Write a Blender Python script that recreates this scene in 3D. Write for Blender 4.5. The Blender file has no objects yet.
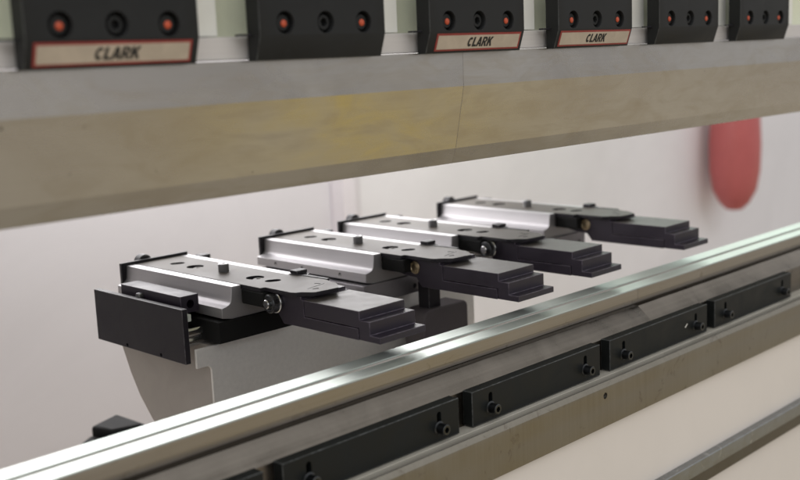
import bpy, bmesh, math, random
from mathutils import Vector, Matrix
random.seed(4)
S = bpy.context.scene
COL = S.collection
R = math.radians

# ------------------------------------------------------------------ materials
class NT:
    def __init__(s, name):
        s.m = bpy.data.materials.new(name); s.m.use_nodes = True
        s.t = s.m.node_tree; s.b = s.t.nodes['Principled BSDF']
    def n(s, kind, **kw):
        nd = s.t.nodes.new(kind)
        for k, v in kw.items():
            if k in nd.inputs: nd.inputs[k].default_value = v
            else: setattr(nd, k, v)
        return nd
    def l(s, a, b): s.t.links.new(a, b)
    def coord(s, scale=(1, 1, 1)):
        tc = s.n('ShaderNodeTexCoord'); mp = s.n('ShaderNodeMapping')
        mp.inputs['Scale'].default_value = scale
        s.l(tc.outputs['Object'], mp.inputs['Vector']); return mp.outputs['Vector']
    def noise(s, vec, scale=1.0, detail=4, rough=.55, dist=0.0):
        nd = s.n('ShaderNodeTexNoise'); nd.inputs['Scale'].default_value = scale
        nd.inputs['Detail'].default_value = detail; nd.inputs['Roughness'].default_value = rough
        nd.inputs['Distortion'].default_value = dist
        s.l(vec, nd.inputs['Vector']); return nd.outputs['Fac']
    def ramp(s, fac, stops):
        r = s.n('ShaderNodeValToRGB'); e = r.color_ramp.elements
        while len(e) < len(stops): e.new(.5)
        for el, (p, c) in zip(e, stops):
            el.position = p; el.color = (*c, 1) if len(c) == 3 else c
        s.l(fac, r.inputs['Fac']); return r.outputs['Color']
    def rng(s, fac, a, b, lo=.3, hi=.7):
        r = s.n('ShaderNodeMapRange'); r.inputs['From Min'].default_value = lo; r.inputs['From Max'].default_value = hi
        r.inputs['To Min'].default_value = a; r.inputs['To Max'].default_value = b
        s.l(fac, r.inputs['Value']); return r.outputs['Result']
    def mix(s, fac, a, b, mode='MIX'):
        x = s.n('ShaderNodeMix', data_type='RGBA', blend_type=mode)
        if isinstance(fac, float): x.inputs[0].default_value = fac
        else: s.l(fac, x.inputs[0])
        for i, v in ((6, a), (7, b)):
            if isinstance(v, tuple): x.inputs[i].default_value = (*v, 1)
            else: s.l(v, x.inputs[i])
        return x.outputs[2]
    def bump(s, h, strength=.1, dist=.001):
        b = s.n('ShaderNodeBump'); b.inputs['Strength'].default_value = strength; b.inputs['Distance'].default_value = dist
        s.l(h, b.inputs['Height']); s.l(b.outputs['Normal'], s.b.inputs['Normal'])
    def out(s, col=None, rough=None, metal=0.0, spec=None):
        if col is not None:
            if isinstance(col, tuple): s.b.inputs['Base Color'].default_value = (*col, 1)
            else: s.l(col, s.b.inputs['Base Color'])
        if rough is not None:
            if isinstance(rough, float): s.b.inputs['Roughness'].default_value = rough
            else: s.l(rough, s.b.inputs['Roughness'])
        s.b.inputs['Metallic'].default_value = metal
        if spec is not None: s.b.inputs['Specular IOR Level'].default_value = spec
        return s.m

def metal(name, c0, c1, streak, r0, r1, bump=.05, blotch=9, metallic=1.0, fine=1.0, dirt=None, sr=.06):
    """brushed / ground metal: streak = mapping scale that draws the grain along one axis"""
    t = NT(name)
    g = t.noise(t.coord(streak), fine, 5, .6)
    bl = t.noise(t.coord(), blotch, 4, .6, .4)
    col = t.mix(t.rng(bl, 0, 1, .32, .68), c0, c1)
    col = t.mix(.30, col, t.ramp(g, [(.3, tuple(.82*x for x in c0)), (.7, tuple(min(1, 1.08*x) for x in c1))]))
    if dirt:
        d = t.noise(t.coord(), 38, 6, .7, 1.2)
        col = t.mix(t.rng(d, 0, 1, .60, .72), col, dirt)
    sm = t.n('ShaderNodeMath', operation='ADD'); sm.use_clamp = True
    t.l(t.rng(g, -sr, sr), sm.inputs[0]); t.l(t.rng(bl, r0, r1), sm.inputs[1])
    t.bump(g, bump, .0004)
    return t.out(col, sm.outputs[0], metallic)

def coated(name, c, rough=.45, var=.10, spec=.5, grain=900, bump=.08, tint=None, wear=None, amp=.18, sc=22):
    """black oxide / anodised / painted part with a fine grain and faint handling smears"""
    t = NT(name)
    f = t.noise(t.coord(), grain, 3, .6); s_ = t.noise(t.coord(), sc, 5, .65, .8)
    col = t.mix(t.rng(s_, 0, 1, .35, .65), tuple(x*(1-amp) for x in c), tint or tuple(min(1, x*(1+amp)) for x in c))
    if wear:
        w = t.noise(t.coord(), 60, 7, .72, .5)
        col = t.mix(t.rng(w, 0, 1, .66, .74), col, wear)
    t.bump(f, bump, .0002)
    return t.out(col, t.rng(s_, rough-var, rough+var), 0.0, spec)

M = {}
M['clamp']  = coated('clamp_black', (.016, .0165, .0165), .55, .08, .26, wear=(.028, .029, .029))
M['black']  = coated('black_anodised', (.013, .011, .0155), .50, .08, .32)
M['purple'] = coated('finger_black_oxide', (.0125, .0075, .0170), .46, .07, .55, wear=(.028, .023, .031), amp=.12)
M['top']    = coated('worn_finger_top', (.060, .053, .049), .50, .05, .50, tint=(.072, .063, .058), grain=1400, bump=.25, sc=50)
M['cover']  = coated('bronze_cover_coating', (.066, .055, .046), .52, .05, .22, tint=(.080, .067, .056), grain=1200, bump=.2)
M['block']  = coated('clamp_block_black', (.008, .0095, .0095), .48, .10, .24, wear=(.020, .023, .023))
M['slab']   = metal('dull_slide_steel', (.26, .245, .265), (.33, .315, .335), (60, 60, 60), .40, .48, .05, 20, metallic=.8)
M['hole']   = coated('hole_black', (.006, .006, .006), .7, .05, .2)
M['alu']    = metal('aluminium_extrusion', (.42, .41, .42), (.50, .485, .50), (900, 6, 900), .42, .50, .05, metallic=.85)
def punch_metal():
    t = NT('punch_steel')
    g = t.noise(t.coord((3, 500, 500)), 1, 5, .6)
    bl = t.noise(t.coord((1, 1.8, 1.8)), 7, 4, .6, .6)
    sm = t.noise(t.coord((.8, 3, 3)), 13, 6, .65, 1.5)
    col = t.mix(t.rng(bl, 0, 1, .35, .65), (.42, .40, .375), (.49, .475, .455))
    col = t.mix(t.rng(sm, 0, .42, .48, .75), col, (.35, .295, .215))
    col = t.mix(t.rng(g, 0, .22), col, (.36, .34, .31))
    nk = t.noise(t.coord(), 95, 3, .6, .4)
    col = t.mix(t.rng(nk, 0, .8, .735, .76), col, (.12, .11, .10))
    a = t.n('ShaderNodeMath', operation='ADD'); a.use_clamp = True
    t.l(t.rng(sm, -.03, .05), a.inputs[0]); t.l(t.rng(bl, .22, .34), a.inputs[1])
    t.bump(g, .015, .0004)
    return t.out(col, a.outputs[0], 1.0)
M['punch'] = punch_metal()
M['die']    = metal('ground_die_steel', (.54, .60, .56), (.60, .65, .61), (5, 420, 420), .36, .42, .0, 6, sr=.02, metallic=.82)  # green tint puts the reflection of the green machine into the base colour
M['diebody'] = metal('die_side_steel', (.32, .295, .265), (.38, .35, .315), (5, 300, 300), .34, .44, .05, 8, dirt=(.24, .215, .18), sr=.03)
M['rail']   = metal('die_rail_steel', (.105, .092, .076), (.225, .20, .17), (3, 160, 160), .22, .44, .02, 16, sr=.03)
M['front']  = metal('front_plate_steel', (.215, .195, .16), (.28, .258, .215), (200, 200, 5), .36, .50, .08, 9, dirt=(.15, .125, .1), sr=.03)
M['bar']    = metal('grey_bar_metal', (.22, .225, .225), (.32, .33, .33), (60, 400, 400), .30, .5, .1, 60, dirt=(.62, .63, .63))
M['bar_low'] = metal('dark_bar_metal', (.12, .108, .09), (.17, .155, .13), (12, 300, 300), .4, .5, .05, 30)
M['beam']   = metal('brushed_beam_steel', (.70, .69, .675), (.76, .745, .725), (200, 200, 200), .44, .54, .06, 7, metallic=.45)
M['beamend'] = coated('cast_beam_end', (.36, .33, .305), .6, .06, .3, grain=260, bump=.2, amp=.05)
M['chrome'] = metal('chrome_steel', (.62, .62, .63), (.72, .72, .72), (40, 40, 40), .14, .22, .02, 30)
M['steel']  = metal('dull_steel', (.18, .18, .185), (.26, .26, .265), (90, 90, 90), .30, .42, .05, 30)
M['darksteel'] = metal('dark_bolt_steel', (.05, .053, .056), (.085, .088, .092), (90, 90, 90), .30, .42, .05, 30)
M['brass']  = metal('brass_plug', (.48, .38, .24), (.60, .49, .32), (60, 60, 60), .30, .40, .05, 40)
M['holder'] = metal('holder_aluminium', (.66, .62, .60), (.72, .69, .66), (6, 300, 300), .40, .50, .05, 8, metallic=.3)
M['green']  = coated('pale_green_paint', (.74, .76, .58), .5, .05, .4, amp=.04, sc=9)
M['pad']    = coated('cream_pad_paint', (.86, .85, .78), .5, .05, .4, amp=.03)
M['cream']  = coated('cream_machine_paint', (.78, .72, .66), .5, .04, .35, grain=500, bump=.08, amp=.02, sc=5)
M['wallL']  = coated('rear_panel_paint_shaded', (.66, .635, .675), .6, .03, .3, grain=300, amp=.03, sc=3)  # same white sheet as the right panel, its weaker light put into the colour
M['wallR']  = coated('rear_panel_paint_lit', (.775, .755, .785), .6, .03, .3, grain=300, amp=.03, sc=3)
M['band']   = coated('pinkish_band', (.67, .63, .665), .6, .03, .3, grain=300, amp=.02, sc=3)
M['red']    = coated('red_plastic', (.46, .11, .11), .40, .05, .45, amp=.03)
M['orange'] = coated('orange_pin_plastic', (.56, .085, .03), .35, .05, .5)
M['stick_red'] = coated('nameplate_red_edge', (.27, .035, .03), .45, .04, .4)
M['stick']  = coated('nameplate_cream', (.50, .42, .33), .45, .05, .4, amp=.07, sc=60)
M['ink']    = coated('nameplate_black_ink', (.012, .012, .012), .5, .04, .3)
M['white']  = coated('white_spacer_plastic', (.62, .66, .60), .5, .04, .4)
M['ledge']  = metal('ledge_steel', (.44, .41, .345), (.52, .49, .42), (5, 200, 200), .4, .5, .03, 12, metallic=.25)
M['bracket_grey'] = coated('dark_grey_bracket', (.095, .082, .087), .6, .05, .3, grain=400, bump=.2, amp=.08)  # dark grey tone of the bracket, much darker than the cast beam end

# rubbed edges: the thin chamfer faces of the black parts are worn through in places
def rubbed(name, base, bare):
    t = NT(name)
    w = t.noise(t.coord(), 130, 5, .7, .3)
    t.out(t.mix(t.rng(w, 0, 1, .42, .60), base, bare), .42, .0, .6)
    return t.m
EDGE = {'finger_black_oxide': rubbed('finger_edge', (.03, .022, .036), (.115, .095, .125)),
        'black_anodised': rubbed('anodised_edge', (.022, .02, .026), (.085, .08, .09)),
        'clamp_block_black': rubbed('block_edge', (.012, .014, .014), (.075, .08, .082)),
        'clamp_black': rubbed('clamp_edge', (.022, .023, .023), (.065, .07, .07)),
        'hole_black': M['hole']}

# ------------------------------------------------------------------ mesh helpers
def link(name, me, mat, parent=None):
    if len(me.materials) == 2:
        me.materials[0] = mat; me.materials[1] = EDGE.get(mat.name, mat)
    else:
        me.materials.clear(); me.materials.append(mat)
    o = bpy.data.objects.new(name, me); COL.objects.link(o)
    if parent: o.parent = parent
    return o

def bm_mesh(bm, name, smooth=True):
    bmesh.ops.recalc_face_normals(bm, faces=bm.faces)
    me = bpy.data.meshes.new(name); bm.to_mesh(me); bm.free()
    if smooth:
        me.shade_smooth(); me.set_sharp_from_angle(angle=R(19))
    return me

def add_box(bm, lo, hi):
    vs = [bm.verts.new((x, y, z)) for x in (lo[0], hi[0]) for y in (lo[1], hi[1]) for z in (lo[2], hi[2])]
    for f in ((0, 1, 3, 2), (4, 6, 7, 5), (0, 4, 5, 1), (2, 3, 7, 6), (0, 2, 6, 4), (1, 5, 7, 3)):
        bm.faces.new([vs[i] for i in f])

def add_prism(bm, prof, axis, a, b):
    """prof: 2-D outline in the two other axes (in x,y,z order), run along axis from a to b"""
    def P(p, t):
        return {'x': (t, p[0], p[1]), 'y': (p[0], t, p[1]), 'z': (p[0], p[1], t)}[axis]
    A = [bm.verts.new(P(p, a)) for p in prof]; B = [bm.verts.new(P(p, b)) for p in prof]
    n = len(prof)
    bm.faces.new(A); bm.faces.new(B[::-1])
    for i in range(n): bm.faces.new((A[i], B[i], B[(i+1) % n], A[(i+1) % n]))

def add_lathe(bm, prof, origin, axis, seg=32):
    """prof: (distance along axis, radius) pairs"""
    ax = Vector(axis).normalized(); u = ax.orthogonal().normalized(); v = ax.cross(u); o = Vector(origin)
    rings = []
    for d, r in prof:
        if r < 1e-6: rings.append([bm.verts.new(o+ax*d)])
        else: rings.append([bm.verts.new(o+ax*d+(u*math.cos(2*math.pi*i/seg)+v*math.sin(2*math.pi*i/seg))*r) for i in range(seg)])
    for p, q in zip(rings, rings[1:]):
        for i in range(seg):
            j = (i+1) % seg
            f = [p[i % len(p)], p[j % len(p)], q[j % len(q)], q[i % len(q)]]
            f = list(dict.fromkeys(f))
            if len(f) > 2: bm.faces.new(f)
    for r, in ((rings[0],), (rings[-1],)):
        if len(r) > 2: bm.faces.new(r)

def bake(name, bm, bevel=0.0, seg=2, cut=None, sharp=19):
    """bevel the edges, then cut the openings; returns a finished mesh"""
    bmesh.ops.recalc_face_normals(bm, faces=bm.faces)
    me = bpy.data.meshes.new(name); bm.to_mesh(me); bm.free()
    if not bevel and cut is None:
        me.shade_smooth(); me.set_sharp_from_angle(angle=R(19)); return me
    o = bpy.data.objects.new('tmp', me); COL.objects.link(o)
    c = None
    if bevel:
        b = o.modifiers.new('b', 'BEVEL'); b.width = bevel; b.segments = seg; b.limit_method = 'ANGLE'; b.angle_limit = R(25)
        b.use_clamp_overlap = True
        me.materials.append(M['hole']); me.materials.append(M['purple']); b.material = 1
    if cut is not None:
        bmesh.ops.recalc_face_normals(cut, faces=cut.faces)
        cm = bpy.data.meshes.new('c'); cut.to_mesh(cm); cut.free()
        c = bpy.data.objects.new('tmpc', cm); COL.objects.link(c)
        k = o.modifiers.new('k', 'BOOLEAN'); k.operation = 'DIFFERENCE'; k.solver = 'EXACT'; k.object = c
    bpy.context.view_layer.update()
    dg = bpy.context.evaluated_depsgraph_get()
    res = bpy.data.meshes.new_from_object(o.evaluated_get(dg)); res.name = name
    bpy.data.objects.remove(o)
    if c: bpy.data.objects.remove(c)
    res.shade_smooth(); res.set_sharp_from_angle(angle=R(sharp))
    return res

def box(name, lo, hi, mat, parent=None, bevel=.0004, cut=None):
    bm = bmesh.new(); add_box(bm, lo, hi); return link(name, bake(name, bm, bevel, 2, cut), mat, parent)
def prism(name, prof, axis, a, b, mat, parent=None, bevel=.0004, cut=None, sharp=19):
    bm = bmesh.new(); add_prism(bm, prof, axis, a, b); return link(name, bake(name, bm, bevel, 2, cut, sharp), mat, parent)
def lathe(name, prof, origin, axis, mat, parent=None, seg=32, cut=None):
    bm = bmesh.new(); add_lathe(bm, prof, origin, axis, seg); return link(name, bake(name, bm, 0, 2, cut), mat, parent)

def reface(o, mat, test):
    o.data.materials.append(mat); k = len(o.data.materials)-1
    for p in o.data.polygons:
        if test(p): p.material_index = k
def tag(o, label, cat, group=None, kind=None):
    o['label'] = label
    if cat: o['category'] = cat
    if group: o['group'] = group
    if kind: o['kind'] = kind
    return o
def thing(name, loc, label, cat, group=None):
    o = bpy.data.objects.new(name, None); o.empty_display_size = .02
    COL.objects.link(o); o.location = loc
    return tag(o, label, cat, group)
def copy_tree(o, parent=None):
    c = o.copy(); COL.objects.link(c)
    if parent: c.parent = parent
    for ch in list(o.children): copy_tree(ch, c)
    return c
def slot_prism(bm, cx, cy, w, h, axis, a, b, n=10, ang=0.0):
    """a rounded slot, w x h, long side along the second coordinate"""
    pts = []; r = w/2; k = max(0, h/2-r)
    for i in range(n+1):
        t = math.pi*i/n; pts.append((r*math.cos(t), k+r*math.sin(t)))
    for i in range(n+1):
        t = math.pi+math.pi*i/n; pts.append((r*math.cos(t), -k+r*math.sin(t)))
    ca, sa = math.cos(ang), math.sin(ang)
    add_prism(bm, [(cx+p[0]*ca-p[1]*sa, cy+p[0]*sa+p[1]*ca) for p in pts], axis, a, b)

# ------------------------------------------------------------------ lettering
def letters(height):
    """the word on the nameplates, bold slanted capitals drawn as filled outlines"""
    w = .24
    arc = lambda cx, cy, rx, ry, a0, a1, n=14: [(cx+rx*math.cos(R(a0+(a1-a0)*k/n)), cy+ry*math.sin(R(a0+(a1-a0)*k/n))) for k in range(n+1)]
    C = [arc(.36, .5, .36, .5, 42, 318) + arc(.36, .5, .13, .27, 312, 48)]
    Lt = [[(0, 0), (.58, 0), (.58, .21), (w, .21), (w, 1), (0, 1)]]
    A = [[(0, 0), (.23, 0), (.275, .2), (.485, .2), (.53, 0), (.77, 0), (.51, 1), (.25, 1)], [(.315, .38), (.38, .70), (.445, .38)]]
    Rr = [[(0, 0), (w, 0), (w, .38), (.32, .38), (.47, 0), (.74, 0), (.54, .43)] + arc(.42, .70, .29, .30, -58, 90, 10) + [(0, 1)],
          [(w, .56), (w, .81)] + arc(.37, .685, .11, .125, 90, -90, 8)]
    K = [[(0, 0), (w, 0), (w, .30), (.33, .42), (.52, 0), (.80, 0), (.49, .60), (.77, 1), (.48, 1), (w, .62), (w, 1), (0, 1)]]
    cu = bpy.data.curves.new('lettering', 'CURVE'); cu.dimensions = '2D'; cu.fill_mode = 'BOTH'; cu.extrude = .00012
    x = 0; adv = ((C, .79), (Lt, .63), (A, .82), (Rr, .81), (K, .80)); tot = sum(a for _, a in adv)
    for g, a in adv:
        for out in g:
            sp = cu.splines.new('POLY'); sp.points.add(len(out)-1); sp.use_cyclic_u = True
            for pt, (px, py) in zip(sp.points, out):
                X = (x+px-tot/2)*height*1.02; Y = (py-.5)*height
                pt.co = (X+Y*.22, Y, 0, 1)
        x += a
    o = bpy.data.objects.new('t', cu); COL.objects.link(o)
    bpy.context.view_layer.update()
    me = bpy.data.meshes.new_from_object(o.evaluated_get(bpy.context.evaluated_depsgraph_get()))
    bpy.data.objects.remove(o); me.name = 'lettering'
    return me

# ------------------------------------------------------------------ camera
cd = bpy.data.cameras.new('camera'); cam = bpy.data.objects.new('camera', cd); COL.objects.link(cam)
right = Vector((0.70396194, -0.70900339, -0.04185428)); down = Vector((-0.14909941, -0.08990832, -0.98472629)); fwd = Vector((0.69441123, 0.69945028, -0.16900403))
mt = Matrix.Identity(4)
for i in range(3):
    mt[i][0] = right[i]; mt[i][1] = -down[i]; mt[i][2] = -fwd[i]
cam.matrix_world = mt
cd.sensor_width = 36; cd.sensor_fit = 'HORIZONTAL'; cd.lens = 1073.125/800*36
cd.clip_start = .05; cd.clip_end = 50
cd.dof.use_dof = True; cd.dof.focus_distance = 1.16; cd.dof.aperture_fstop = 4.1; cd.dof.aperture_blades = 7
S.camera = cam

# ================================================================== UPPER BEAM
XL, XR = -.6, 2.6
ram = thing('press_ram', (1.0, .745, .021), 'pale green painted upper beam of the press behind the row of black clamps', 'press ram')
box('face_panel', (XL-1, 0, 0), (XR-1, .25, .45), M['green'], ram, .001)
for x0, x1 in ((.285, .322), (.490, .525), (.698, .732), (.905, .942), (1.118, 1.158), (1.325, 1.36), (1.53, 1.56)):
    box('spacer_pad', (x0-1, -.0165, .0006), (x1-1, -.0003, .2), M['pad'], ram, .0006)
hold = thing('tool_holder', (1.0, .7205, .002), 'long pale aluminium bar between the clamps and the steel punch', 'tool holder')
box('bar', (XL-1, 0, .0002), (XR-1, .05, .0187), M['holder'], hold, .0008)

# tool clamps
CW = .1414
def clamp_proto():
    t = thing('tool_clamp', (0, 0, 0), '', 'tool clamp', 'tool clamps in a row on the upper beam')
    hx = (.0270, .0713, .1152)
    cut = bmesh.new()
    for x in hx: add_lathe(cut, [(-.001, .0098), (.0012, .0090), (.0085, .0090)], (x, 0, .0308), (0, 1, 0), 36)
    prism('body', [(0, .0205), (0, .097), (.0172, .097), (.0172, .0004), (.0068, .0004)], 'x', 0, CW, M['clamp'], t, .0006, cut)
    box('mounting_tab', (-.0125, .0105, .0207), (-.0002, .0170, .0224), M['black'], t, .0003)
    for i, x in enumerate(hx):
        if i == 1:
            cb = bmesh.new(); add_lathe(cb, [(-.001, .0040), (.005, .0040)], (x, .0030, .0308), (0, 1, 0), 6)
            lathe('socket_screw', [(0, 0), (0, .0060), (.0008, .0066), (.0054, .0066), (.0054, 0)], (x, .0030, .0308), (0, 1, 0), M['clamp'], t, 28, cb)
        else:
            p = lathe('screw', [(0, 0), (0, .0062), (.0008, .0070), (.0050, .0070), (.0050, 0)], (x, .0034, .0308), (0, 1, 0), M['clamp'], t, 28)
            lathe('orange_pin', [(0, 0), (.0003, .0018), (.0010, .0030), (.0030, .0034), (.0030, 0)], (x+.0006, .0018, .0302), (0, 1, 0), M['orange'], p, 20)
    return t
sl = Vector((0, .0068, -.0201)); sln = sl.length; dn = sl.normalized(); nrm = Vector((0, -dn.z, dn.y)) * -1
if nrm.y > 0: nrm = -nrm
def nameplate(t, x0, x1):
    """flat plate on the lower sloping face of a clamp"""
    def plate(name, a, b, s0, s1, d0, d1, mat, parent):
        bm = bmesh.new(); vs = []
        for d in (d0, d1):
            for s_ in (s0, s1):
                for x in (a, b):
                    p = Vector((x, 0, .0205)) + dn*s_ + nrm*d; vs.append(bm.verts.new(p))
        for f in ((0, 1, 3, 2), (4, 6, 7, 5), (0, 4, 5, 1), (2, 3, 7, 6), (0, 2, 6, 4), (1, 5, 7, 3)): bm.faces.new([vs[i] for i in f])
        return link(name, bm_mesh(bm, name), mat, parent)
    e = plate('nameplate', x0, x1, .0016, sln-.0024, -.0002, .0005, M['stick_red'], t)
    plate('plate_face', x0+.0022, x1-.0022, .0036, sln-.0042, .0004, .0008, M['stick'], e)
    me = letters(.0094)
    mid = Vector(((x0+x1)/2+.001, 0, .0205)) + dn*(sln/2-.0003) + nrm*.0009
    xa = Vector((1, 0, 0)); up = -dn
    mx = Matrix((( xa.x, up.x, nrm.x, mid.x), (xa.y, up.y, nrm.y, mid.y), (xa.z, up.z, nrm.z, mid.z), (0, 0, 0, 1)))
    me.transform(mx); link('lettering', me, M['ink'], e)
cl_labels = {
 -1: 'blurred black tool clamp with red edged nameplate, nearest the camera at far left',
 0: 'black tool clamp without a nameplate, between two clamps that carry nameplates',
 1: 'black tool clamp with red edged nameplate, right above the vertical joint in the punch',
 2: 'black tool clamp with red edged nameplate, farthest from the camera of those with nameplates',
 3: 'plain black tool clamp without nameplate, next to the right of the last nameplate clamp',
 4: 'plain black tool clamp at the very right end of the clamp row'}
proto = clamp_proto()
first = True
for i in range(-1, 5):
    c = proto if first else copy_tree(proto); first = False
    c.location = (.5453+.2*i, .6991, 0); c['label'] = cl_labels[i]
    c['_i'] = i
for c in [o for o in COL.objects if o.get('_i') is not None and o.parent is None]:
    i = c['_i']; del c['_i']
    if i in (-1, 1, 2): nameplate(c, *{-1: (.0060, .1350), 1: (.0105, .1365), 2: (.0045, .1385)}[i])

# punch: two segments that meet under the third clamp
def punch(x0, x1, label):
    t = thing('bending_punch', ((x0+x1)/2, .7358, -.1103), label, 'bending punch', 'steel punch segments')
    prof = [(-.0193, .1118), (-.0193, .0780), (-.0059, .0156), (-.0003, 0), (.0003, 0), (.0059, .0156), (.0130, .0780), (.0130, .1118)]
    h = (x1-x0)/2
    prism('blade', prof, 'x', -h, h, M['punch'], t, .0004, None, 2)
    return t
punch(-.60, .80985, 'long grey brown steel punch left of the vertical joint, running off at the left')
punch(.81005, 2.4, 'long grey brown steel punch right of the vertical joint, running off at the right')

# ================================================================== LOWER DIE AND BED
DX = [-.60, .280, 1.115, 2.5]
dl = ['nearest blurred die segment with bright white top strips, at the far left', 'middle die segment, its top turning from bright white to grey, below the finger tips', 'far die segment with pale greenish top strips, at the right']
rl = ['blurred sloping grey die rail nearest the camera, at the bottom left', 'sloping grey die rail in the middle, ending at the thin diagonal joint', 'sloping grey die rail to the right of the thin diagonal joint']
for i in range(3):
    a, b = DX[i]+.0001, DX[i+1]-.0001
    h = (b-a)/2; cx = (a+b)/2
    t = thing('bottom_die', (cx, .7358, -.3158), dl[i], 'bending die', 'bending dies in a line')
    y = lambda v: v-.7358
    z = lambda v: v+.3158
    prism('die_body', [(y(.7115), z(-.3072)), (y(.7115), z(-.2950)), (y(.7319), z(-.2950)), (y(.7358), z(-.3015)), (y(.7397), z(-.2950)), (y(.7615), z(-.2950)), (y(.7615), z(-.3072)), (y(.748), z(-.3072)), (y(.748), 0), (y(.7200), 0), (y(.7200), z(-.3072))], 'x', -h, h, M['diebody'], t, .0004)
    for lo, hi, ci in ((.7120, .7320, 1), (.7396, .7612, 0)):
        pr = [(y(lo), z(-.2949)), (y(hi), z(-.2949)), (y(hi), z(-.2936)), (y(lo), z(-.2936))]
        pr = [(y(lo), z(-.2949)), (y(lo)+.0003, z(-.2936)), (y(hi)-.0003, z(-.2936)), (y(hi), z(-.2949))]
        prism('ground_shoulder', pr, 'x', -h, h, M['die'], t, .0002)
    t = thing('die_rail', (cx, .7358, -.43), rl[i], 'die rail', 'die rails in a line')
    z = lambda v: v+.43
    prism('rail_body', [(y(.757), z(-.3160)), (y(.7115), z(-.3160)), (y(.692), z(-.3328)), (y(.692), z(-.3800)), (y(.692), 0), (y(.757), 0)], 'x', -h, h, M['rail'], t, .0005)
    prism('ledge', [(y(.6742), z(-.3790)), (y(.6742), z(-.3684)), (y(.6918), z(-.3684)), (y(.6918), z(-.3790))], 'x', -h, h, M['ledge'], t, .0005)

# black clamp blocks with a slot and a cap screw at each end
def block_proto():
    t = thing('clamp_block', (0, 0, 0), '', 'clamp block', 'black clamp blocks along the die rail')
    L, H = .2206, .0362
    cut = bmesh.new()
    for x in (.0282, L-.0285): slot_prism(cut, x, .0200, .0060, .0195, 'y', -.002, .0105)
    box('block_body', (0, 0, 0), (L, .0125, H), M['block'], t, .0007, cut)
    for x in (.0282, L-.0285):
        cb = bmesh.new(); add_lathe(cb, [(-.001, .0031), (.006, .0031)], (x, -.0100, .0133), (0, 1, 0), 6)
        bo = lathe('cap_screw', [(0, 0), (0, .0046), (.0005, .0053), (.0092, .0053), (.0098, .0068), (.0106, .0068), (.0106, 0)], (x, -.0100, .0133), (0, 1, 0), M['darksteel'], t, 32, cb)
    return t
bl_labels = ['black clamp block at the bottom left edge, only partly in view', 'blurred black clamp block at bottom centre, with its right screw beside the first open gap',
 'black clamp block in the lower middle, second full block from the right', 'black clamp block at right with a small white chip on its front', 'black clamp block at the right edge, right of the white chipped block']
bp_ = block_proto()
for i in range(5):
    c = bp_ if i == 0 else copy_tree(bp_)
    c.location = (.2841+.2405*i, .679, -.3674); c['label'] = bl_labels[i]
    if i == 3:
        bm = bmesh.new()
        add_prism(bm, [(.1655, .0165), (.1670, .0160), (.1725, .0198), (.1708, .0203)], 'y', -.00015, .0003)
        link('paint_chip', bm_mesh(bm, 'paint_chip'), M['pad'], c)

fp = thing('front_plate', (1.0, .6615, -.4205), 'brownish brushed steel plate below the clamp blocks, with one screw hole', 'front plate')
cut = bmesh.new(); add_lathe(cut, [(-.002, .0042), (.0006, .0036), (.010, .0036)], (-.030, 0, .0362), (0, 1, 0), 28)
prism('plate_body', [(0, 0), (0, .0458), (.0045, .0503), (.0056, .0503), (.0056, 0)], 'x', XL-1, XR-1, M['front'], fp, .0004, cut)
cb = bmesh.new(); add_lathe(cb, [(-.001, .0017), (.003, .0017)], (-.030, .0022, .0362), (0, 1, 0), 6)
lathe('grub_screw', [(0, 0), (0, .0027), (.0006, .0032), (.0030, .0032), (.0030, 0)], (-.030, .0022, .0362), (0, 1, 0), M['steel'], fp, 24, cb)

bed = thing('press_bed', (1.0, .668, -1.0), 'cream painted front of the press bed under the steel plate', 'press bed')
box('front_panel', (XL-1, 0, 0), (XR-1, .25, .579), M['cream'], bed, .003)
rl_ = thing('lower_bar', (1.0, .668, -.556), 'scuffed grey metal bar along the cream bed at the bottom right corner', 'bar')
prism('upper_bar', [(-.0002, .017), (-.0002, .035), (-.0100, .035), (-.0110, .034), (-.0110, .017)], 'x', XL-1, XR-1, M['bar'], rl_, .0006)
box('lower_flange', (XL-1, -.0085, 0), (XR-1, -.0002, .0168), M['bar_low'], rl_, .0005)
lathe('bar_screw', [(0, 0), (0, .003), (.001, .0036), (.006, .0036), (.006, 0)], (.130, -.0100, .004), (0, 1, 0), M['hole'], rl_, 20)

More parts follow.
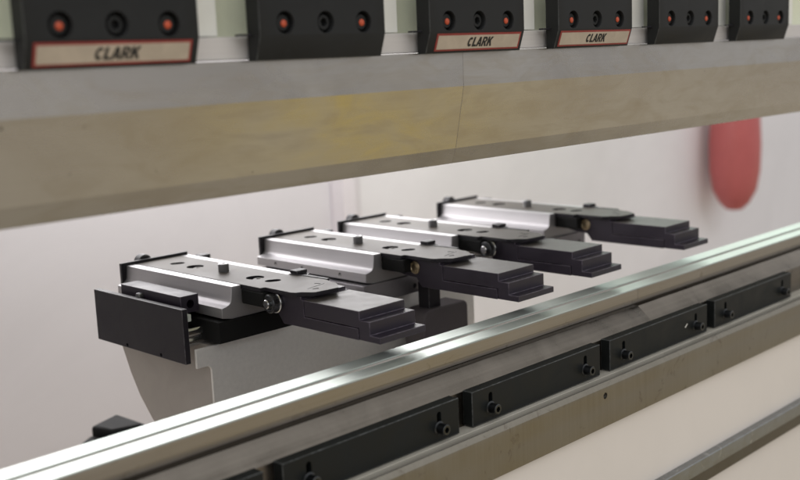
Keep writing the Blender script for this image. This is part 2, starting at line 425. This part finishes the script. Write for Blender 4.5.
# ================================================================== BACK GAUGE FINGERS
FW = .0643
def finger_proto(name):
    t = thing(name, (0, 0, 0), '', 'gauge finger', 'back gauge fingers')
    # aluminium slide body: a rail profile run front to back
    prof = [(-.0250, .0078), (-.0124, .0078), (-.0124, .0030), (.0545, .0030), (.0545, .0078), (.0655, .0078), (.0672, -.0075),
            (.0688, -.0108), (.0725, -.0130), (.0800, -.0142), (.0800, -.0252), (.0680, -.0280), (-.0274, -.0280), (-.0398, -.0254), (-.0398, -.0142),
            (-.0338, -.0132), (-.0300, -.0117), (-.0277, -.0098), (-.0266, -.0070)]
    sb = prism('slide_body', prof, 'y', .1780, .3945, M['alu'], t, .0005)
    for y in (.355, .300, .226):
        lathe('set_screw', [(0, 0), (0, .0022), (.0004, .0028), (.002, .0028), (.002, 0)], (-.0400, y, -.0200), (1, 0, 0), M['hole'], sb, 18)
        lathe('screw_glint', [(0, 0), (.0003, .0015), (.001, .0015), (.001, 0)], (-.0403, y-.0006, -.0212), (1, 0, 0), M['chrome'], sb, 12)  # added chrome disc draws the white highlight in each screw hole
    # cover plate with its openings
    out = [(-.0118, .3940), (-.0118, .1440), (-.0060, .1425), (-.0068, .0985), (-.0040, .0925), (.0010, .0895), (.0060, .0810), (.0100, .0770),
           (.0395, .0742), (.0520, .0900), (.0560, .0985), (.0545, .1010), (.0600, .1180), (.0575, .1600), (.0540, .1770), (.0540, .3940)]
    cut = bmesh.new()
    slot_prism(cut, .0200, .3504, .0125, .0185, 'z', -.01, .02, ang=R(62))
    add_lathe(cut, [(-.01, .0105), (.02, .0105)], (.0200, .3125, 0), (0, 0, 1), 30)
    add_lathe(cut, [(-.01, .0105), (.02, .0105)], (.0208, .1952, 0), (0, 0, 1), 30)
    slot_prism(cut, .0218, .1640, .0125, .0185, 'z', -.01, .02, ang=R(62))
    slot_prism(cut, .0402, .1092, .0024, .0080, 'z', .006, .02, ang=R(20))
    slot_prism(cut, .0215, .0905, .0030, .0075, 'z', .006, .02, ang=R(70))
    slot_prism(cut, .0300, .1000, .0012, .0300, 'z', .0072, .02, ang=R(-78))
    cp = prism('cover_plate', out, 'z', .0036, .0081, M['cover'], t, .0004, cut)
    reface(cp, M['black'], lambda p: abs(p.normal.z) < .6)
    for y, x in ((.3125, .0200), (.1952, .0208)):
        cb = bmesh.new(); add_lathe(cb, [(-.004, .0028), (.001, .0028)], (x+.0025, y-.003, .0066), (0, 0, 1), 6)
        lathe('plate_screw', [(-.0030, 0), (-.0030, .0068), (-.0006, .0068), (0, .0062), (0, 0)], (x+.0025, y-.003, .0066), (0, 0, 1), M['cover'], cp, 26, cb)
    box('floor_strip', (-.0100, .19, .0030), (.052, .37, .0035), M['hole'], cp, 0)
    # stub pin on the plate
    cb = bmesh.new(); add_lathe(cb, [(.0060, .0030), (.02, .0030)], (.0212, .2555, .0080), (0, 0, 1), 6)
    lathe('stub_pin', [(0, 0), (0, .0064), (.0092, .0064), (.0100, .0057), (.0100, 0)], (.0212, .2555, .0080), (0, 0, 1), M['steel'], t, 32, cb)
    # black end plate, roller and end stop at the back
    box('end_plate', (-.0330, .3947, -.0150), (.0650, .3985, .0118), M['black'], t, .0006)
    lathe('roller', [(0, 0), (0, .0085), (.0012, .0100), (.012, .0100), (.013, .009), (.013, 0)], (.0050, .3988, .0066), (0, 1, 0), M['black'], t, 28)
    box('end_stop', (.0830, .392, -.0060), (.0985, .406, .0035), M['black'], t, .0008)
    # black tabs in front of the aluminium body
    box('front_tab', (-.0128, .1378, -.0132), (.0160, .1776, .0034), M['hole'], t, .0016)
    prism('side_hook', [(.0550, .1776), (.0585, .1600), (.0610, .1180), (.0655, .1180), (.0655, .1560), (.0720, .1600), (.0720, .1776)], 'z', -.0100, .0086, M['black'], t, .0006)
    box('hook_head', (.0570, .1640, .0087), (.0725, .1770, .0128), M['black'], t, .0008)
    # finger arm and stepped stop
    arm = [(.1215, -.0303), (.0027, -.0303), (.0027, -.0183), (.0864, -.0183), (.0864, 0), (.0905, 0), (.0905, .0030), (.1775, .0030), (.1775, -.0128), (.1480, -.0190), (.1300, -.0200)]
    prism('finger_arm', arm, 'x', 0, FW, M['purple'], t, .0005)
    stp = [(.0852, 0), (0, 0), (0, -.0091), (-.0145, -.0091), (-.0145, -.0229), (-.0288, -.0229), (-.0288, -.0296), (.0008, -.0296), (.0013, -.0171), (.0852, -.0171)]
    ss = prism('step_stop', stp, 'x', -.0003, FW+.0003, M['purple'], t, .0005)
    reface(ss, M['top'], lambda p: p.normal.z > .9 and p.center.z > -.002)
    # slide block underneath
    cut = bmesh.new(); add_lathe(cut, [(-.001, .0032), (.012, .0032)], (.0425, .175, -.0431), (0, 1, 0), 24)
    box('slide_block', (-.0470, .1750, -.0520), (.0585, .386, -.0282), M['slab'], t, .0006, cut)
    return t
def side_knob(t):
    bm = bmesh.new()
    add_lathe(bm, [(0, 0), (0, .0112), (.0010, .0117), (.0026, .0117), (.0032, .0108), (.0032, 0)], (-.0001, .1320, -.0080), (-1, 0, 0), 36)
    k = link('side_knob', bake('side_knob', bm), M['chrome'], t)
    g = bmesh.new(); n = 30; pr = []
    for i in range(2*n):
        r = .0106 if i % 2 else .0098; a = math.pi*i/n; pr.append((.1320+r*math.cos(a), -.0080+r*math.sin(a)))
    add_prism(g, pr, 'x', -.0031, -.0105)
    link('knurled_grip', bake('knurled_grip', g), M['steel'], k)
    lathe('rim', [(0, 0), (0, .0098), (.0010, .0092), (.0012, .0078), (.0004, .0070), (.0004, 0)], (-.0105, .1320, -.0080), (-1, 0, 0), M['darksteel'], k, 32)
    lathe('cap', [(0, 0), (0, .0050), (.0036, .0050), (.0044, .0042), (.0044, 0)], (-.0108, .1320, -.0080), (-1, 0, 0), M['chrome'], k, 28)
def brass_plug(t):
    k = lathe('brass_plug', [(0, 0), (0, .0080), (.0008, .0080), (.0012, .0076), (.0012, .0060), (.0007, .0056), (.0007, .0044), (.0011, .0040), (.0011, 0)], (-.0001, .1320, -.0072), (-1, 0, 0), M['brass'], t, 36)
fl = ['nearest gauge finger with chromed knurled knob, beside the black stop plate', 'second nearest gauge finger, with round brass plug in its side and a dark block underneath',
      'third gauge finger from the camera, with chromed knob, between the two brass plug fingers', 'farthest gauge finger, with round brass plug, standing alone against the white rear panel']
FO = [(.7047, .7720, -.2496), (.9179, .7686, -.2479), (1.0706, .7768, -.2481), (1.2829, .7742, -.2468)]
fproto = finger_proto('gauge_finger')
fing = [fproto] + [copy_tree(fproto) for _ in range(3)]
for i, f in enumerate(fing):
    f.location = FO[i]; f['label'] = fl[i]
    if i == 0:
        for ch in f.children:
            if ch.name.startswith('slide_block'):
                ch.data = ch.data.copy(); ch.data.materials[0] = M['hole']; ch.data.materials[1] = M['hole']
    side_knob(f) if i % 2 == 0 else brass_plug(f)

# things round the first finger, in its coordinates
O1 = Vector(FO[0])
st = thing('stop_plate', O1+Vector((-.074, .29, -.0725)), 'upright black plate with a holed black block behind it, left of the nearest finger', 'stop plate')
d = -(st.location-O1)
def lo(p): return tuple(Vector(p)+d)
cut = bmesh.new()
for y in (.318, .247): add_lathe(cut, [(-.002, .0022), (.004, .0022)], lo((-.0775, y, -.0690)), (1, 0, 0), 16)
box('plate', lo((-.0775, .1985, -.0725)), lo((-.0705, .3850, -.0108)), M['black'], st, .0007, cut)
cut = bmesh.new(); add_lathe(cut, [(-.001, .0048), (.03, .0048)], lo((-.0515, .2205, -.0120)), (0, 1, 0), 28)
box('holed_block', lo((-.0640, .2205, -.0215)), lo((-.0402, .345, -.0020)), M['purple'], st, .0006, cut)
lathe('block_screw', [(0, 0), (0, .0040), (.001, .0048), (.006, .0048), (.006, 0)], lo((-.0700, .300, -.0110)), (1, 0, 0), M['steel'], st, 24)
box('white_spacer', lo((-.0690, .214, -.0300)), lo((-.0560, .236, -.0220)), M['white'], st, .0005)

bw = thing('gauge_beam', O1+Vector((.16, .19, -.23)), 'brushed steel cross beam with a curved cast end, under the nearest gauge finger', 'gauge beam')
d = -(bw.location-O1)
top = -.0560
# front skin with the rounded notch at the lower left
pts = [(.3900, top), (-.0690, top), (-.0690, -.0775)]
for i in range(9):
    a = math.pi/2-math.pi/2*i/8; pts.append((-.0565+.0065*math.cos(a), -.0840+.0065*math.sin(a)))
pts += [(-.0500, -.23), (.3900, -.23)]
prism('front_skin', [(p[0]+d.x, p[1]+d.z) for p in pts], 'y', .190+d.y, .1935+d.y, M['beam'], bw, .0006)
ends = [(.1937, top-.0003), (.385, top-.0003), (.386, -.078), (.3765, -.0965), (.366, -.118), (.349, -.144), (.326, -.168), (.300, -.190), (.27, -.23), (.1937, -.23)]
prism('cast_end', [(p[0]+d.y, p[1]+d.z) for p in ends], 'x', -.0485+d.x, .385+d.x, M['beamend'], bw, .0008)
g = [(.2060, top), (.2060, -.0500), (.2090, -.0470), (.2065, -.0430), (.2065, -.0385), (.2085, -.0365), (.2240, -.0365), (.2260, -.0385), (.2260, -.0430), (.2235, -.0470), (.2265, -.0500), (.2265, top)]
prism('linear_rail', [(p[0]+d.y, p[1]+d.z) for p in g], 'x', -.0675+d.x, .385+d.x, M['chrome'], bw, .0003)

rb = thing('dark_bracket', O1+Vector((.29, .15, -.2)), 'dark grey round cornered bracket below the second gauge finger', 'bracket')
d = -(rb.location-O1)
pts = []
x0, x1, zt = .232, .3150, -.0640
for (cx, cz, a0) in ((x1-.008, zt-.006-.004, 0), (x0+.014, zt-.012-.004, 90)):
    rr = .008 if a0 == 0 else .014
    for i in range(7):
        a = R(a0+90*i/6); pts.append((cx+rr*math.cos(a), cz+rr*math.sin(a)))
pts += [(x0, -.20), (x1, -.20)]
prism('bracket_body', [(p[0]+d.x, p[1]+d.z) for p in pts], 'y', .135+d.y, .170+d.y, M['bracket_grey'], rb, .002)
box('bracket_post', lo((.2490, .141, -.0665)), lo((.2700, .160, -.0330)), M['black'], rb, .0008)

bs = thing('black_stop', (.444, .806, -.345), 'small blurred black block low behind the die at the bottom left', 'stop block')
q = [(.4345, .7945), (.4640, .7850), (.4620, .8320), (.4290, .8190)]
prism('stop_body', [(a-.444, b-.806) for a, b in q], 'z', 0, .0430, M['hole'], bs, .003)
q = [(.4020, .7860), (.4345, .7780), (.4343, .7943), (.4288, .8185), (.4120, .8060)]
prism('stop_lip', [(a-.444, b-.806) for a, b in q], 'z', 0, .0360, M['hole'], bs, .003)

# ================================================================== REAR PANELS
pl = thing('rear_panel', (.55, 1.7, -1.0), 'blurred grey white panel behind the nearer fingers, left of the soft vertical edge', 'rear panel', 'rear panels of the press')
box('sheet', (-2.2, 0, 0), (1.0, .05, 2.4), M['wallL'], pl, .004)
pr_ = thing('rear_panel', (3.0, 1.69, -1.0), 'blurred whiter panel behind the farther fingers, right of the soft vertical edge', 'rear panel', 'rear panels of the press')
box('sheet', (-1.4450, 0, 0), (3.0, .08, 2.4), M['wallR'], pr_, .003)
cp_ = thing('corner_band', (1.52, 1.69, -1.0), 'added blurred pinkish band for the soft edge where the two rear panels meet', 'band')  # added shape that draws the soft pinkish edge between the panels
box('band_body', (-.034, -.030, 0), (.034, .04, 2.4), M['band'], cp_, .033)
rh = thing('red_handle', (3.022, 1.60, -.36), 'blurred red rounded handle on the white rear panel at the right edge', 'handle')
bm = bmesh.new(); add_lathe(bm, [(-.165, 0), (-.160, .025), (-.14, .045), (-.10, .066), (-.04, .076), (.04, .078), (.12, .074), (.19, .062), (.225, .040), (.235, 0)], (.03, 0, .01), (0, 0, 1), 32)
link('grip', bm_mesh(bm, 'grip'), M['red'], rh)
lathe('stem', [(0, 0), (0, .02), (.062, .02), (.062, 0)], (.03, 0, 0), (0, 1, 0), M['steel'], rh, 20)

# ================================================================== LIGHT
w = bpy.data.worlds.new('World'); S.world = w; w.use_nodes = True
nt = w.node_tree; bg = nt.nodes['Background']
tc = nt.nodes.new('ShaderNodeTexCoord'); sx = nt.nodes.new('ShaderNodeSeparateXYZ'); nt.links.new(tc.outputs['Generated'], sx.inputs[0])
rp = nt.nodes.new('ShaderNodeValToRGB'); mr = nt.nodes.new('ShaderNodeMapRange')
mr.inputs['From Min'].default_value = -1; mr.inputs['From Max'].default_value = 1
nt.links.new(sx.outputs['Z'], mr.inputs['Value']); nt.links.new(mr.outputs['Result'], rp.inputs['Fac'])
e = rp.color_ramp.elements
for p_, c_ in zip((0, .30, .40, .475, .5, .62, 1), ((.25, .215, .16), (.335, .295, .235), (.35, .31, .25), (.36, .35, .345), (.38, .375, .375), (.52, .52, .52), (.75, .76, .78))):
    el = e[0] if p_ == 0 else (e[-1] if p_ == 1 else e.new(p_)); el.position = p_; el.color = (*c_, 1)
no = nt.nodes.new('ShaderNodeTexNoise'); no.inputs['Scale'].default_value = 2.6; no.inputs['Detail'].default_value = 3
nt.links.new(tc.outputs['Generated'], no.inputs['Vector'])
m2 = nt.nodes.new('ShaderNodeMapRange'); m2.inputs['From Min'].default_value = .3; m2.inputs['From Max'].default_value = .7; m2.inputs['To Min'].default_value = .45; m2.inputs['To Max'].default_value = 1.5
nt.links.new(no.outputs['Fac'], m2.inputs['Value'])
mx = nt.nodes.new('ShaderNodeMix'); mx.data_type = 'RGBA'; mx.blend_type = 'MULTIPLY'; mx.inputs[0].default_value = 1
nt.links.new(rp.outputs['Color'], mx.inputs[6]); nt.links.new(m2.outputs['Result'], mx.inputs[7]); 
# yellow patch added to the world colour, only for the punch to mirror
dv = nt.nodes.new('ShaderNodeVectorMath'); dv.operation = 'DOT_PRODUCT'; dv.inputs[1].default_value = Vector((.673, -.655, -.342)).normalized()
nt.links.new(tc.outputs['Generated'], dv.inputs[0])
ym = nt.nodes.new('ShaderNodeMapRange'); ym.inputs['From Min'].default_value = .9905; ym.inputs['From Max'].default_value = .9993; nt.links.new(dv.outputs['Value'], ym.inputs['Value'])
yx = nt.nodes.new('ShaderNodeMix'); yx.data_type = 'RGBA'; yx.inputs[7].default_value = (.70, .52, .10, 1)
nt.links.new(ym.outputs['Result'], yx.inputs[0]); nt.links.new(mx.outputs[2], yx.inputs[6]); nt.links.new(yx.outputs[2], bg.inputs['Color'])
bg.inputs['Strength'].default_value = 1.1

def area(name, loc, target, sx_, sy_, power, col):
    l = bpy.data.lights.new(name, 'AREA'); l.shape = 'RECTANGLE'; l.size = sx_; l.size_y = sy_; l.energy = power; l.color = col
    o = bpy.data.objects.new(name, l); COL.objects.link(o); o.location = loc
    o.rotation_euler = (Vector(target)-Vector(loc)).to_track_quat('-Z', 'Y').to_euler()
    return o
area('lamp_rear', (1.175, 1.58, .05), (1.1, .7, -.1), 1.15, .5, 6.6, (1, .985, .985))
area('fill_rear_far', (2.55, 1.58, .05), (2.2, .7, -.1), 1.6, .5, 4.0, (.84, 1, .90))  # added unseen light, greenish for the reflections on die and finger tops
area('lamp_panel_wash', (1.7, 1.0, .35), (2.0, 1.7, -.2), 2.6, .3, 9, (1, .975, .995))
area('lamp_front', (-.9, -.8, 1.5), (.9, .7, -.1), 1.4, 1.4, 8, (.96, .98, 1))

S.view_settings.view_transform = 'Standard'; S.view_settings.look = 'None'
S.view_settings.exposure = .3; S.view_settings.gamma = 1
S.render.engine = 'CYCLES'
S.cycles.use_denoising = True
S.cycles.max_bounces = 8
